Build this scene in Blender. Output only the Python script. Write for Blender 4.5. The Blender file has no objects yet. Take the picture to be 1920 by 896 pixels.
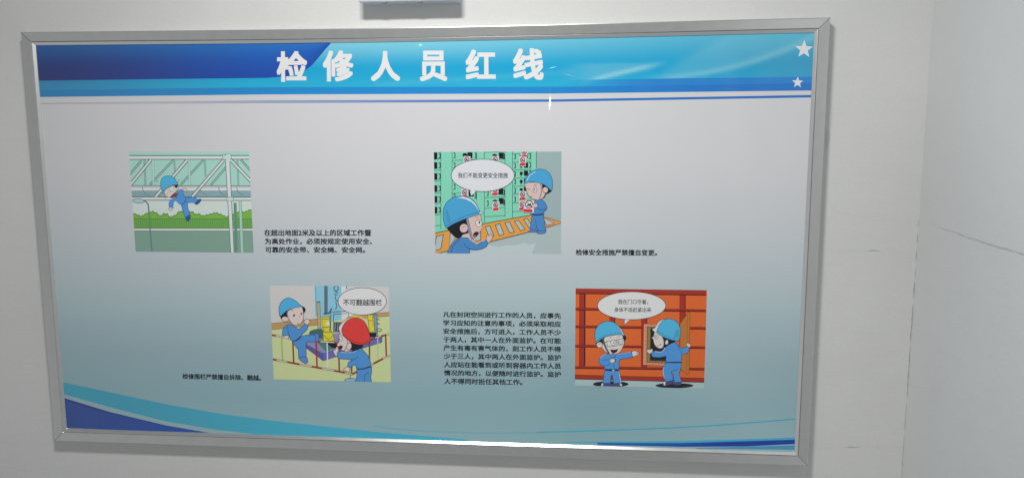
import bpy, bmesh, math, random
from mathutils import Vector, Matrix
from mathutils.geometry import tessellate_polygon
random.seed(7)
S = bpy.context.scene
COL = S.collection

# ------------------------------------------------------------------ camera, light, exposure
# room axes: X right along the wall, Y into the wall, Z up; origin = top left corner of the printed sheet
FPX = 1331.6
CAMP = Vector((0.88988, -1.13677, -0.17854))
R_ = Vector((0.9963203, 0.0856698, -0.0025764))
D_ = Vector((0.0077454, -0.1199335, -0.9927517))
F_ = Vector((-0.0853577, 0.9890787, -0.1201557))
cd = bpy.data.cameras.new('camera'); cam = bpy.data.objects.new('camera', cd); COL.objects.link(cam)
cd.sensor_width = 36; cd.lens = 36 * FPX / 1920; cd.clip_start = 0.02; cd.clip_end = 60
m = Matrix((R_, -D_, -F_)).transposed().to_4x4(); m.translation = CAMP
cam.matrix_world = m
S.camera = cam

W = bpy.data.worlds.new('World'); S.world = W; W.use_nodes = True
bg = W.node_tree.nodes['Background']; bg.inputs[0].default_value = (0.98, 1.0, 1.03, 1); bg.inputs[1].default_value = 0.205
# ambient gradient standing in for the unseen room behind the camera: lit floor and pale wall to the left, darker to the right and overhead
_n = W.node_tree.nodes; _l = W.node_tree.links
_tc = _n.new('ShaderNodeTexCoord'); _dp = _n.new('ShaderNodeVectorMath'); _dp.operation = 'DOT_PRODUCT'; _dp.inputs[1].default_value = (-0.85, 0.0, -0.7)
_ad = _n.new('ShaderNodeMath'); _ad.operation = 'MULTIPLY_ADD'; _ad.inputs[1].default_value = 0.205; _ad.inputs[2].default_value = 0.205
_mx = _n.new('ShaderNodeMath'); _mx.operation = 'MAXIMUM'; _mx.inputs[1].default_value = 0.04
_l.new(_tc.outputs['Generated'], _dp.inputs[0]); _l.new(_dp.outputs['Value'], _ad.inputs[0]); _l.new(_ad.outputs[0], _mx.inputs[0]); _l.new(_mx.outputs[0], bg.inputs[1])

def area_lamp(name, loc, aim, sx, sy, power, col):
    l = bpy.data.lights.new(name, 'AREA'); l.shape = 'RECTANGLE'; l.size = sx; l.size_y = sy
    l.energy = power; l.color = col
    o = bpy.data.objects.new(name, l); COL.objects.link(o); o.location = loc
    o.rotation_euler = (Vector(aim) - Vector(loc)).to_track_quat('-Z', 'Y').to_euler()
    return o
area_lamp('ceiling_lamp', (0.685, -0.75, 0.52), (0.685, -0.7499, -0.60), 0.22, 0.12, 12.6, (1.0, 0.995, 0.97))
S.view_settings.view_transform = 'Standard'; S.view_settings.look = 'None'
S.view_settings.exposure = 0; S.view_settings.gamma = 1; S.view_settings.use_curve_mapping = False

WALL_Y = 0.013

# ------------------------------------------------------------------ helpers
def at(px, py, Y=0.0):
    """point measured in the photograph (1920 wide) -> point on the vertical plane at depth Y"""
    r = R_ * ((px - 960) / FPX) + D_ * ((py - 448) / FPX) + F_
    return CAMP + r * ((Y - CAMP.y) / r.y)

def s2l(c):
    return tuple(((v / 255) / 12.92 if v <= 10 else ((v / 255 + 0.055) / 1.055) ** 2.4) for v in c)

def link(name, me, mat=None, parent=None, **props):
    o = bpy.data.objects.new(name, me); COL.objects.link(o)
    if mat: me.materials.append(mat)
    if parent: o.parent = parent
    for k, v in props.items(): o[k] = v
    return o

def empty(name, loc, **props):
    o = bpy.data.objects.new(name, None); COL.objects.link(o); o.location = loc; o.empty_display_size = 0.05
    for k, v in props.items(): o[k] = v
    return o

def nt(name):
    m = bpy.data.materials.new(name); m.use_nodes = True
    return m, m.node_tree.nodes, m.node_tree.links, m.node_tree.nodes['Principled BSDF']

# ------------------------------------------------------------------ materials
def wall_material(name, base):
    m, n, l, p = nt(name)
    g = n.new('ShaderNodeNewGeometry')
    big = n.new('ShaderNodeTexNoise'); big.inputs['Scale'].default_value = 2.6; big.inputs['Detail'].default_value = 5
    fine = n.new('ShaderNodeTexNoise'); fine.inputs['Scale'].default_value = 420; fine.inputs['Detail'].default_value = 3
    trow = n.new('ShaderNodeTexNoise'); trow.inputs['Scale'].default_value = 22; trow.inputs['Detail'].default_value = 4
    mp = n.new('ShaderNodeMapping'); mp.inputs['Scale'].default_value = (0.35, 1, 1.6)
    l.new(g.outputs['Position'], mp.inputs[0])
    for t in (big, fine): l.new(g.outputs['Position'], t.inputs['Vector'])
    l.new(mp.outputs[0], trow.inputs['Vector'])
    r = n.new('ShaderNodeValToRGB')
    r.color_ramp.elements[0].position = 0.3; r.color_ramp.elements[1].position = 0.7
    r.color_ramp.elements[0].color = (*[v * 0.93 for v in base], 1); r.color_ramp.elements[1].color = (*[min(1, v * 1.03) for v in base], 1)
    l.new(big.outputs[0], r.inputs[0])
    mx = n.new('ShaderNodeMix'); mx.data_type = 'RGBA'; mx.blend_type = 'MULTIPLY'; mx.inputs[0].default_value = 1
    r2 = n.new('ShaderNodeValToRGB'); r2.color_ramp.elements[0].color = (0.965, 0.965, 0.965, 1); r2.color_ramp.elements[1].color = (1, 1, 1, 1)
    r2.color_ramp.elements[0].position = 0.3; r2.color_ramp.elements[1].position = 0.62
    l.new(fine.outputs[0], r2.inputs[0]); l.new(r.outputs[0], mx.inputs[6]); l.new(r2.outputs[0], mx.inputs[7])
    l.new(mx.outputs[2], p.inputs['Base Color'])
    p.inputs['Roughness'].default_value = 0.62
    p.inputs['Specular IOR Level'].default_value = 0.3
    b1 = n.new('ShaderNodeBump'); b1.inputs['Distance'].default_value = 0.0025; b1.inputs['Strength'].default_value = 0.35
    b2 = n.new('ShaderNodeBump'); b2.inputs['Distance'].default_value = 0.0003; b2.inputs['Strength'].default_value = 0.5
    l.new(trow.outputs[0], b1.inputs['Height']); l.new(fine.outputs[0], b2.inputs['Height'])
    l.new(b1.outputs[0], b2.inputs['Normal']); l.new(b2.outputs[0], p.inputs['Normal'])
    return m

def print_material():
    """glossy laminated print: colour from the printed colour layer, film with creases"""
    m, n, l, p = nt('laminated_print')
    at_ = n.new('ShaderNodeAttribute'); at_.attribute_name = 'ink'
    g = n.new('ShaderNodeNewGeometry'); sp = n.new('ShaderNodeSeparateXYZ'); l.new(g.outputs['Position'], sp.inputs[0])
    nz = n.new('ShaderNodeTexNoise'); nz.inputs['Scale'].default_value = 700; nz.inputs['Detail'].default_value = 2
    l.new(g.outputs['Position'], nz.inputs['Vector'])
    r = n.new('ShaderNodeValToRGB'); r.color_ramp.elements[0].color = (0.95, 0.95, 0.95, 1); r.color_ramp.elements[1].color = (1.03, 1.03, 1.03, 1)
    r.color_ramp.elements[0].position = 0.3; r.color_ramp.elements[1].position = 0.7
    l.new(nz.outputs[0], r.inputs[0])
    mx = n.new('ShaderNodeMix'); mx.data_type = 'RGBA'; mx.blend_type = 'MULTIPLY'; mx.inputs[0].default_value = 1
    l.new(at_.outputs['Color'], mx.inputs[6]); l.new(r.outputs[0], mx.inputs[7]); l.new(mx.outputs[2], p.inputs['Base Color'])
    p.inputs['Roughness'].default_value = 0.55; p.inputs['Specular IOR Level'].default_value = 0.08
    p.inputs['Coat Weight'].default_value = 0.9; p.inputs['Coat Roughness'].default_value = 0.13; p.inputs['Coat IOR'].default_value = 1.46
    # slow waves of the sheet + a few hard creases (u, v, half width, half height, slope up, slope across, tilt of the crease)
    def mth(op, a, b=None, c=None):
        k = n.new('ShaderNodeMath'); k.operation = op
        for i, v in enumerate((a, b, c)):
            if v is None: continue
            if isinstance(v, (int, float)): k.inputs[i].default_value = v
            else: l.new(v, k.inputs[i])
        return k.outputs[0]
    X, Z = sp.outputs[0], sp.outputs[2]
    def vec(op, a, b=None, sc=None):
        k = n.new('ShaderNodeVectorMath'); k.operation = op
        for i, v in enumerate((a, b)):
            if v is None: continue
            if isinstance(v, (tuple, Vector)): k.inputs[i].default_value = v
            else: l.new(v, k.inputs[i])
        if sc is not None: l.new(sc, k.inputs['Scale'])
        return k.outputs[0]
    wv = n.new('ShaderNodeTexNoise'); wv.inputs['Scale'].default_value = 3.2; wv.inputs['Detail'].default_value = 2.0
    mp = n.new('ShaderNodeMapping'); mp.inputs['Scale'].default_value = (1.8, 1, 1.0)
    l.new(g.outputs['Position'], mp.inputs[0]); l.new(mp.outputs[0], wv.inputs['Vector'])
    bp = n.new('ShaderNodeBump'); bp.inputs['Strength'].default_value = 1; bp.inputs['Distance'].default_value = 0.014
    l.new(wv.outputs[0], bp.inputs['Height'])
    total = bp.outputs[0]
    # each crease is a small facet of the film tilted up towards the ceiling lamp
    for (px, py, a, b, tilt, bend) in CREASES:
        c = at(px, py); dx = mth('SUBTRACT', X, c.x); dz = mth('SUBTRACT', Z, c.z)
        h = ((CAMP - c).normalized() + (LAMP - c).normalized()).normalized(); h = h / abs(h.y); v = Vector((h.x, 0, h.z)) * tilt
        if b > a: ua = mth('MULTIPLY_ADD', mth('SINE', mth('MULTIPLY', dz, 120.0)), -bend, dx); va = dz
        else: ua = dx; va = mth('MULTIPLY_ADD', mth('SINE', mth('MULTIPLY', dx, 130.0)), -bend, dz)
        e = mth('ADD', mth('POWER', mth('ABSOLUTE', mth('DIVIDE', ua, a)), 2.0), mth('POWER', mth('ABSOLUTE', mth('DIVIDE', va, b)), 2.0))
        w = mth('EXPONENT', mth('MULTIPLY', e, -0.7))
        total = vec('ADD', total, vec('SCALE', tuple(v), None, w))
    l.new(vec('NORMALIZE', total), p.inputs['Coat Normal'])
    return m
LAMP = Vector((0.685, -0.75, 0.52))
CREASES = [  # measured glints in the film: photo x, y, half width, half height, tilt, bend
    (1031, 196, 0.0026, 0.022, 0.98, 0.0006),
    (1037, 127, 0.0130, 0.0010, 0.80, 0.0016),
    (1066, 141, 0.0160, 0.0009, 0.84, -0.0020),
    (967, 631, 0.0170, 0.0013, 0.90, 0.0016),
    (955, 694, 0.0150, 0.0013, 0.90, 0.0018),
    (960, 775, 0.0110, 0.0013, 0.90, 0.0012),
    (788, 85, 0.0060, 0.0040, 0.80, 0.0),
    (925, 152, 0.0130, 0.0012, 0.83, 0.0014),
]
PRINT = print_material()

def alu(name, rough, dark=1.0):
    m, n, l, p = nt(name)
    p.inputs['Metallic'].default_value = 0.85
    g = n.new('ShaderNodeNewGeometry')
    nz = n.new('ShaderNodeTexNoise'); nz.inputs['Scale'].default_value = 60; nz.inputs['Detail'].default_value = 6
    tc = n.new('ShaderNodeMapping'); tc.inputs['Scale'].default_value = (1.0, 6.0, 1.0)
    l.new(g.outputs['Position'], tc.inputs[0]); l.new(tc.outputs[0], nz.inputs['Vector'])
    r = n.new('ShaderNodeValToRGB'); r.color_ramp.elements[0].position = 0.3; r.color_ramp.elements[1].position = 0.75
    r.color_ramp.elements[0].color = (0.74 * dark, 0.75 * dark, 0.735 * dark, 1); r.color_ramp.elements[1].color = (0.79 * dark, 0.795 * dark, 0.78 * dark, 1)
    l.new(nz.outputs[0], r.inputs[0]); l.new(r.outputs[0], p.inputs['Base Color'])
    mr = n.new('ShaderNodeMapRange'); mr.inputs[3].default_value = rough - 0.02; mr.inputs[4].default_value = rough + 0.03
    l.new(nz.outputs[0], mr.inputs[0]); l.new(mr.outputs[0], p.inputs['Roughness'])
    return m

def plain(name, col, rough=0.5, spec=0.5):
    m, n, l, p = nt(name)
    g = n.new('ShaderNodeNewGeometry')
    nz = n.new('ShaderNodeTexNoise'); nz.inputs['Scale'].default_value = 90; nz.inputs['Detail'].default_value = 4
    l.new(g.outputs['Position'], nz.inputs['Vector'])
    r = n.new('ShaderNodeValToRGB'); r.color_ramp.elements[0].color = (*[v * 0.88 for v in col], 1); r.color_ramp.elements[1].color = (*[v * 1.08 for v in col], 1)
    l.new(nz.outputs[0], r.inputs[0]); l.new(r.outputs[0], p.inputs['Base Color'])
    p.inputs['Roughness'].default_value = rough; p.inputs['Specular IOR Level'].default_value = spec
    return m

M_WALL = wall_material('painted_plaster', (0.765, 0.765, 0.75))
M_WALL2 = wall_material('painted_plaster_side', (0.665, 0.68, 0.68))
M_ALU = alu('brushed_aluminium', 0.29, 0.95); M_LIP = alu('polished_aluminium', 0.29, 1.0)
M_CRACK = plain('crack_dirt', (0.40, 0.39, 0.37), 0.9, 0.1); M_CRACK1 = plain('grey_crack_dirt', (0.55, 0.54, 0.52), 0.9, 0.1); M_CRACK2 = plain('faint_crack_dirt', (0.72, 0.715, 0.70), 0.9, 0.1)
M_CRACK3 = plain('wall_smudge', (0.68, 0.68, 0.665), 0.7, 0.2); M_BOX = plain('pale_blue_plastic', (0.62, 0.68, 0.76), 0.4); M_GAP = plain('dark_frame_gap', (0.06, 0.06, 0.06), 0.8, 0.1)  # M_GAP: even near-black tone for the narrow frame seams and mitre lines
M_BACK = plain('grey_backing_board', (0.35, 0.35, 0.34), 0.8, 0.2)

# ------------------------------------------------------------------ walls (setting)
CX = at(1722, 430, WALL_Y).x
def grid_wall(name, p0, ux, uz, nx, nz_, mat, amp, axis):
    me = bpy.data.meshes.new(name); vs = []; fs = []
    for j in range(nz_ + 1):
        for i in range(nx + 1):
            p = Vector(p0) + Vector(ux) * (i / nx) + Vector(uz) * (j / nz_)
            k = math.sin(p.z * 5.1 + p.x * 1.3) * math.sin(p.x * 3.7 + p.y * 4.1 + 1) * amp
            if i in (0, nx): k = 0
            q = p.copy(); q[axis] += k * (1 if axis == 1 else 1)
            vs.append(q)
    for j in range(nz_):
        for i in range(nx):
            a = j * (nx + 1) + i; fs.append((a, a + 1, a + nx + 2, a + nx + 1))
    me.from_pydata(vs, [], fs)
    for f in me.polygons: f.use_smooth = True
    return link(name, me, mat, kind='structure')
RC = 0.0012
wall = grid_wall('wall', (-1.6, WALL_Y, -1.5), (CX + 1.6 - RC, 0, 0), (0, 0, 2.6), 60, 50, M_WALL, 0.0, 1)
def side_wall():
    prof = [(CX - RC + RC * math.sin(t * math.pi / 16), WALL_Y - RC + RC * math.cos(t * math.pi / 16)) for t in range(9)]
    prof += [(CX, WALL_Y - RC - 2.6 * i / 40) for i in range(1, 41)]
    vs = []; fs = []; n = len(prof)
    for j in range(61):
        z = -1.5 + 2.6 * j / 60
        for i, (x, y) in enumerate(prof):
            k = 0 if i < 1 else math.sin(z * 5.1 + y * 1.3) * math.sin(z * 2.7 + y * 4.1 + 1) * 0.0012 * min(1, i / 10)
            vs.append((x + k, y, z))
    for j in range(60):
        for i in range(n - 1):
            a = j * n + i; fs.append((a, a + 1, a + n + 1, a + n))
    me = bpy.data.meshes.new('side_wall'); me.from_pydata(vs, [], fs)
    for f in me.polygons: f.use_smooth = True
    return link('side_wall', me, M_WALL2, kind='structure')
side = side_wall()

def strip(name, pts, w, mat, parent, nrm, jit=0.0):
    """thin irregular ridge along points, lying on a wall with normal nrm"""
    P = []
    for a, b in zip(pts[:-1], pts[1:]):
        k = max(2, int((b - a).length / 0.006))
        for i in range(k): P.append(a.lerp(b, i / k))
    P.append(pts[-1])
    n = Vector(nrm); vs = []; fs = []; r = random.Random(len(P))
    for i, p in enumerate(P):
        t = (P[min(i + 1, len(P) - 1)] - P[max(i - 1, 0)]).normalized(); sd = t.cross(n).normalized()
        q = p + sd * r.uniform(-jit, jit); hw = w * r.uniform(0.25, 1.0) * (0.2 if i in (0, len(P) - 1) else 1)
        vs += [q - sd * hw + n * 0.0001, q + n * 0.00015, q + sd * hw + n * 0.0001]
    for i in range(len(P) - 1):
        a = i * 3; fs += [(a, a + 3, a + 4, a + 1), (a + 1, a + 4, a + 5, a + 2)]
    me = bpy.data.meshes.new(name); me.from_pydata(vs, [], fs)
    return link(name, me, mat, parent)

def wp(x, y): return at(x, y, WALL_Y)
def sp_(x, y):
    r = R_ * ((x - 960) / FPX) + D_ * ((y - 448) / FPX) + F_
    return CAMP + r * ((CX - CAMP.x) / r.x)
NB = (0, -1, 0); NS = (-1, 0, 0)
# corner crack: broken dashes down the inside corner
zt, zb = wp(1722, 412).z, wp(1690, 893).z
z = zt; rr = random.Random(3)
while z > zb - 0.3:
    ln = rr.uniform(0.006, 0.03) if z > wp(0, 520).z else rr.uniform(0.03, 0.09)
    strip('corner_crack', [Vector((CX - 0.0006, WALL_Y - 0.0005, z)), Vector((CX - 0.0006 - rr.uniform(0, 0.0006), WALL_Y - 0.0005, z - ln))], 0.0007, rr.choice((M_CRACK, M_CRACK1)), wall, (-0.6, -0.8, 0), 0.0005)
    z -= ln + rr.uniform(0.002, 0.010)
strip('plaster_crack', [sp_(*q) for q in ((1726, 416), (1763, 427), (1790, 436), (1813, 445), (1863, 460), (1920, 476), (1990, 497))], 0.0007, M_CRACK1, side, NS, 0.0006)
strip('plaster_crack', [sp_(*q) for q in ((1795, 437), (1813, 444.5), (1835, 451))], 0.0005, M_CRACK1, side, NS, 0.0005)
strip('plaster_crack', [wp(*q) for q in ((1562, 396), (1600, 404), (1640, 411), (1690, 414), (1719, 416))], 0.0006, M_CRACK2, wall, NB, 0.0008)
strip('plaster_crack', [wp(*q) for q in ((1545, 468), (1590, 469), (1626, 470))], 0.0006, M_CRACK2, wall, NB, 0.0003)
strip('plaster_crack', [wp(*q) for q in ((1626, 470), (1638, 469), (1652, 471))], 0.0007, M_CRACK, wall, NB, 0.0003)
strip('plaster_crack', [wp(*q) for q in ((1550, 837), (1585, 837))], 0.0004, M_CRACK2, wall, NB, 0.0002)
strip('plaster_crack', [wp(*q) for q in ((1585, 837), (1600, 837.5), (1616, 837))], 0.0006, M_CRACK, wall, NB, 0.0001)
strip('plaster_crack', [wp(*q) for q in ((1616, 837), (1660, 838), (1692, 839))], 0.0004, M_CRACK2, wall, NB, 0.0002)
strip('scuff_mark', [wp(*q) for q in ((1553, 245), (1552, 262), (1550, 280))], 0.004, M_CRACK3, wall, NB, 0.0004)
strip('scuff_mark', [wp(*q) for q in ((1546, 346), (1545, 353))], 0.0015, M_CRACK2, wall, NB, 0.0004)
strip('scuff_mark', [wp(*q) for q in ((168, 19), (178, 21))], 0.0015, M_CRACK2, wall, NB, 0.0008)
strip('scuff_mark', [wp(*q) for q in ((8, 148), (16, 146))], 0.0015, M_CRACK2, wall, NB, 0.0008)
strip('scuff_mark', [wp(*q) for q in ((777, 14), (784, 13), (793, 17))], 0.0007, M_CRACK2, wall, NB, 0.0003)

# ------------------------------------------------------------------ wall box at the top of the frame
def rounded_box(name, x0, x1, y0, y1, z0, z1, bev, mat, parent):
    bm = bmesh.new(); bmesh.ops.create_cube(bm, size=1)
    for v in bm.verts: v.co = Vector(((x0 + x1) / 2 + v.co.x * (x1 - x0), (y0 + y1) / 2 + v.co.y * (y1 - y0), (z0 + z1) / 2 + v.co.z * (z1 - z0)))
    bmesh.ops.bevel(bm, geom=bm.edges[:], offset=bev, segments=3, affect='EDGES', profile=0.5)
    me = bpy.data.meshes.new(name); bm.to_mesh(me); bm.free()
    return link(name, me, mat, parent)
BD = 0.034
bl = at(672, 4.0, WALL_Y - BD); br = at(861, 2.5, WALL_Y - BD)
bz = (bl.z + br.z) / 2
box = empty('wall_box', (0, 0, 0), label='pale blue plastic box on the wall above the notice board, cut by the top edge', category='wall box')
rounded_box('housing', bl.x + 0.002, br.x - 0.002, WALL_Y - BD + 0.007, WALL_Y, bz + 0.002, bz + 0.085, 0.002, M_BOX, box)
rounded_box('cover', bl.x, br.x, WALL_Y - BD, WALL_Y - BD + 0.0065, bz, bz + 0.088, 0.0025, M_BOX, box)
for fx in (0.22, 0.58):
    rounded_box('latch', bl.x + (br.x - bl.x) * fx, bl.x + (br.x - bl.x) * fx + 0.008, WALL_Y - BD + 0.001, WALL_Y - BD + 0.0095, bz - 0.0010, bz + 0.004, 0.0008, M_CRACK, box)

# ------------------------------------------------------------------ notice board
BW, BH = 1.25, 0.6597
board = empty('notice_board', (0, 0, 0), label='wide framed notice board with blue header 检修人员红线 and four cartoon safety pictures on white wall', category='notice board')
# aluminium rails: profile (outward, depth) swept with mitred ends
PROF_LIP = [(0.0, 0.004), (0.0, -0.0010), (0.0003, -0.0015), (0.0038, -0.0044), (0.0044, -0.0047), (0.0049, -0.0045), (0.0050, -0.0038), (0.0050, 0.004)]
PROF = [(0.0056, 0.004), (0.0056, -0.0034), (0.0062, -0.0044), (0.0198, -0.0058), (0.0208, -0.0055), (0.0212, -0.0046), (0.0212, 0.0125), (0.0056, 0.0125)]
def rail(name, prof, sidek, mat, smooth=True, parent=board):
    vs = []; fs = []; n = 40
    for i in range(n + 1):
        t = i / n
        for (o, d) in prof:
            if sidek == 'top':
                x = -o + (BW + 2 * o) * t; z = o - 0.0034 * math.sin(math.pi * t) ** 1.3
            elif sidek == 'bottom':
                x = -o + (BW + 2 * o) * t; z = -BH - o
            elif sidek == 'left':
                x = -o; z = o - (BH + 2 * o) * t
            else:
                x = BW + o; z = o - (BH + 2 * o) * t
            vs.append((x, d, z))
    k = len(prof)
    for i in range(n):
        for j in range(k):
            a = i * k + j; b = i * k + (j + 1) % k
            fs.append((a, b, b + k, a + k))
    fs.append(tuple(range(k))); fs.append(tuple(range(n * k, n * k + k)))
    me = bpy.data.meshes.new(name); me.from_pydata(vs, [], fs)
    bm = bmesh.new(); bm.from_mesh(me); bmesh.ops.recalc_face_normals(bm, faces=bm.faces); bm.to_mesh(me); bm.free()
    return link(name, me, mat, parent)
G_ = 0.00025
for sidek in ('top', 'bottom', 'left', 'right'):
    r0 = rail('frame_rail', PROF, sidek, M_ALU)
    r1 = rail('inner_lip', PROF_LIP, sidek, M_LIP, parent=r0)
    # seam where the snap rail meets the lip
    gp = rail('rail_seam', [(0.0050, 0.003), (0.0050, -0.0022), (0.0056, -0.0022), (0.0056, 0.003)], sidek, M_GAP, parent=r0)
for (cx_, cz_, sx, sz) in ((0, 0, -1, 1), (BW, 0, 1, 1), (BW, -BH, 1, -1), (0, -BH, -1, -1)):
    # mitre joint: fine dark line on the face, a hair proud
    a = Vector((cx_ + sx * 0.0056, -0.0046, cz_ + sz * 0.0056)); b = Vector((cx_ + sx * 0.0208, -0.00605, cz_ + sz * 0.0208))
    t = (b - a).normalized(); sd = t.cross(Vector((0, 1, 0))).normalized() * 0.00022
    me = bpy.data.meshes.new('mitre_joint'); me.from_pydata([a - sd, b - sd, b + sd, a + sd], [], [(0, 1, 2, 3)])
    link('mitre_joint', me, M_GAP, board)
# backing board behind the print
rounded_box('backing_board', -0.004, BW + 0.004, 0.0045, 0.0095, -BH - 0.004, 0.004, 0.001, M_BACK, board)

# ------------------------------------------------------------------ printing
def add_ink(me, cols):
    a = me.color_attributes.new('ink', 'FLOAT_COLOR', 'POINT')
    for i, c in enumerate(cols): a.data[i].color = (*c, 1)

def lerp3(a, b, t): return tuple(x + (y - x) * t for x, y in zip(a, b))
def sm(a, b, x):
    t = max(0, min(1, (x - a) / (b - a))); return t * t * (3 - 2 * t)

def cat(pts, closed=True, k=5):
    n = len(pts); out = []
    rng = range(n) if closed else range(n - 1)
    for i in rng:
        if closed: p0, p1, p2, p3 = pts[i - 1], pts[i], pts[(i + 1) % n], pts[(i + 2) % n]
        else: p0, p1, p2, p3 = pts[max(i - 1, 0)], pts[i], pts[i + 1], pts[min(i + 2, n - 1)]
        for s in range(k):
            t = s / k; t2 = t * t; t3 = t2 * t
            out.append(tuple(0.5 * (2 * p1[c] + (p2[c] - p0[c]) * t + (2 * p0[c] - 5 * p1[c] + 4 * p2[c] - p3[c]) * t2 + (3 * p1[c] - p0[c] - 3 * p2[c] + p3[c]) * t3) for c in (0, 1)))
    if not closed: out.append(pts[-1])
    return out

def clip(poly, box_):
    if box_ is None: return poly
    x0, x1, z0, z1 = box_
    for ax, lim, sg in ((0, x0, 1), (0, x1, -1), (1, z0, 1), (1, z1, -1)):
        out = []
        for i in range(len(poly)):
            a, b = poly[i - 1], poly[i]
            da, db = (a[ax] - lim) * sg, (b[ax] - lim) * sg
            if (da >= 0) != (db >= 0):
                t = da / (da - db); out.append((a[0] + (b[0] - a[0]) * t, a[1] + (b[1] - a[1]) * t))
            if db >= 0: out.append(b)
        poly = out
        if len(poly) < 3: return []
    return poly

class Art:
    """collects flat printed shapes; each goes a fraction of a millimetre above the one before"""
    LAY = 0.000002
    def __init__(s, y0, k, box_=None):
        s.y = y0; s.k = k; s.box = box_; s.vs = []; s.fs = []; s.cs = []; s.crop = (0, 0, 1)
    def use(s, x0, y0, sc): s.crop = (x0, y0, sc); return s
    def P(s, q):
        p = at(s.crop[0] + q[0] / s.crop[2], s.crop[1] + q[1] / s.crop[2]); return (p.x, p.z)
    def ink(s, c): return tuple(min(0.86, v * s.k) for v in s2l(c))
    def raw(s, c, pts):
        pts = clip(pts, s.box)
        if len(pts) < 3: return
        s.y -= s.LAY
        tri = tessellate_polygon([[Vector((x, z, 0)) for x, z in pts]])
        b = len(s.vs)
        s.vs += [(x, s.y, z) for x, z in pts]; s.cs += [s.ink(c)] * len(pts)
        for t in tri:
            a, q, r = [pts[i] for i in t]
            area = (q[0] - a[0]) * (r[1] - a[1]) - (q[1] - a[1]) * (r[0] - a[0])
            if abs(area) < 1e-12: continue
            t = t if area > 0 else (t[0], t[2], t[1])
            s.fs.append(tuple(b + i for i in t))
    def poly(s, c, pts, smooth=False, line=None, w=3):
        if smooth: pts = cat(pts)
        s.raw(c, [s.P(q) for q in pts])
        if line: s.line(line, w, pts + pts[:1])
    def line(s, c, w, pts, smooth=False):
        if sum(c) < 330: w = w * 1.18
        if smooth: pts = cat(pts, False)
        hw = w / 2; n = len(pts); closed = n > 3 and pts[0] == pts[-1]
        L = []; Rr = []
        for i, p in enumerate(pts):
            a = pts[i - 1] if i else (pts[-2] if closed else p); b = pts[i + 1] if i < n - 1 else (pts[1] if closed else p)
            d1 = Vector((p[0] - a[0], p[1] - a[1])); d2 = Vector((b[0] - p[0], b[1] - p[1]))
            if d1.length < 1e-6: d1 = d2
            if d2.length < 1e-6: d2 = d1
            if d1.length < 1e-6: continue
            t = d1.normalized() + d2.normalized()
            t = t.normalized() if t.length > 0.3 else d2.normalized()
            nn = Vector((-t.y, t.x)); f = hw / max(0.6, abs(nn.dot(Vector((-d2.y, d2.x)).normalized())))
            L.append((p[0] + nn.x * f, p[1] + nn.y * f)); Rr.append((p[0] - nn.x * f, p[1] - nn.y * f))
        s.y -= s.LAY
        for i in range(len(L) - 1):
            q = clip([s.P(L[i]), s.P(L[i + 1]), s.P(Rr[i + 1]), s.P(Rr[i])], s.box)
            if len(q) < 3: continue
            ar = sum(q[j - 1][0] * q[j][1] - q[j][0] * q[j - 1][1] for j in range(len(q)))
            if ar < 0: q = q[::-1]
            b = len(s.vs); s.vs += [(x, s.y, z) for x, z in q]; s.cs += [s.ink(c)] * len(q)
            s.fs.append(tuple(range(b, b + len(q))))
    def ell(s, c, cx, cy, rx, ry, rot=0, line=None, w=3, n=28):
        cr, sr = math.cos(rot), math.sin(rot)
        pts = [(cx + rx * math.cos(t) * cr - ry * math.sin(t) * sr, cy + rx * math.cos(t) * sr + ry * math.sin(t) * cr) for t in [i * 2 * math.pi / n for i in range(n)]]
        if c: s.raw(c, [s.P(q) for q in pts])
        if line: s.line(line, w, pts + pts[:1])
    def build(s, name, parent, **props):
        me = bpy.data.meshes.new(name); me.from_pydata(s.vs, [], s.fs); add_ink(me, s.cs)
        o = link(name, me, PRINT, parent, **props)
        s.vs, s.fs, s.cs = [], [], []
        return o

# --- the sheet itself: white at the top, fading to pale teal print at the foot
def sheet_col(x, z):
    t = -z / BH
    stops = [(0.0, (0.745, 0.737, 0.755)), (0.30, (0.735, 0.733, 0.755)), (0.46, (0.665, 0.70, 0.735)), (0.62, (0.535, 0.655, 0.695)), (0.78, (0.385, 0.545, 0.595)), (0.9, (0.335, 0.535, 0.59)), (1.01, (0.37, 0.60, 0.65))]
    for (a, ca), (b, cb) in zip(stops[:-1], stops[1:]):
        if t <= b: c = lerp3(ca, cb, max(0, (t - a) / (b - a))); break
    else: c = stops[-1][1]
    # soft printed diagonal swathes
    d = 0.04 * math.exp(-((x - 0.72 - 0.5 * t) / 0.10) ** 2) * sm(0.4, 0.9, t) - 0.03 * math.exp(-((x - 1.02 + 0.1 * t) / 0.09) ** 2) * sm(0.5, 0.9, t)
    return tuple(v + d for v in c)
NX, NZ = 120, 70
me = bpy.data.meshes.new('printed_sheet'); vs = []; cs = []; fs = []
for j in range(NZ + 1):
    for i in range(NX + 1):
        x = -0.003 + (BW + 0.006) * i / NX; z = 0.003 - (BH + 0.006) * j / NZ
        vs.append((x, 0.0, z)); cs.append(sheet_col(x, z))
for j in range(NZ):
    for i in range(NX):
        a = j * (NX + 1) + i; fs.append((a, a + NX + 1, a + NX + 2, a + 1))
me.from_pydata(vs, [], fs); add_ink(me, cs)
sheet = link('printed_sheet', me, PRINT, board)

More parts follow.
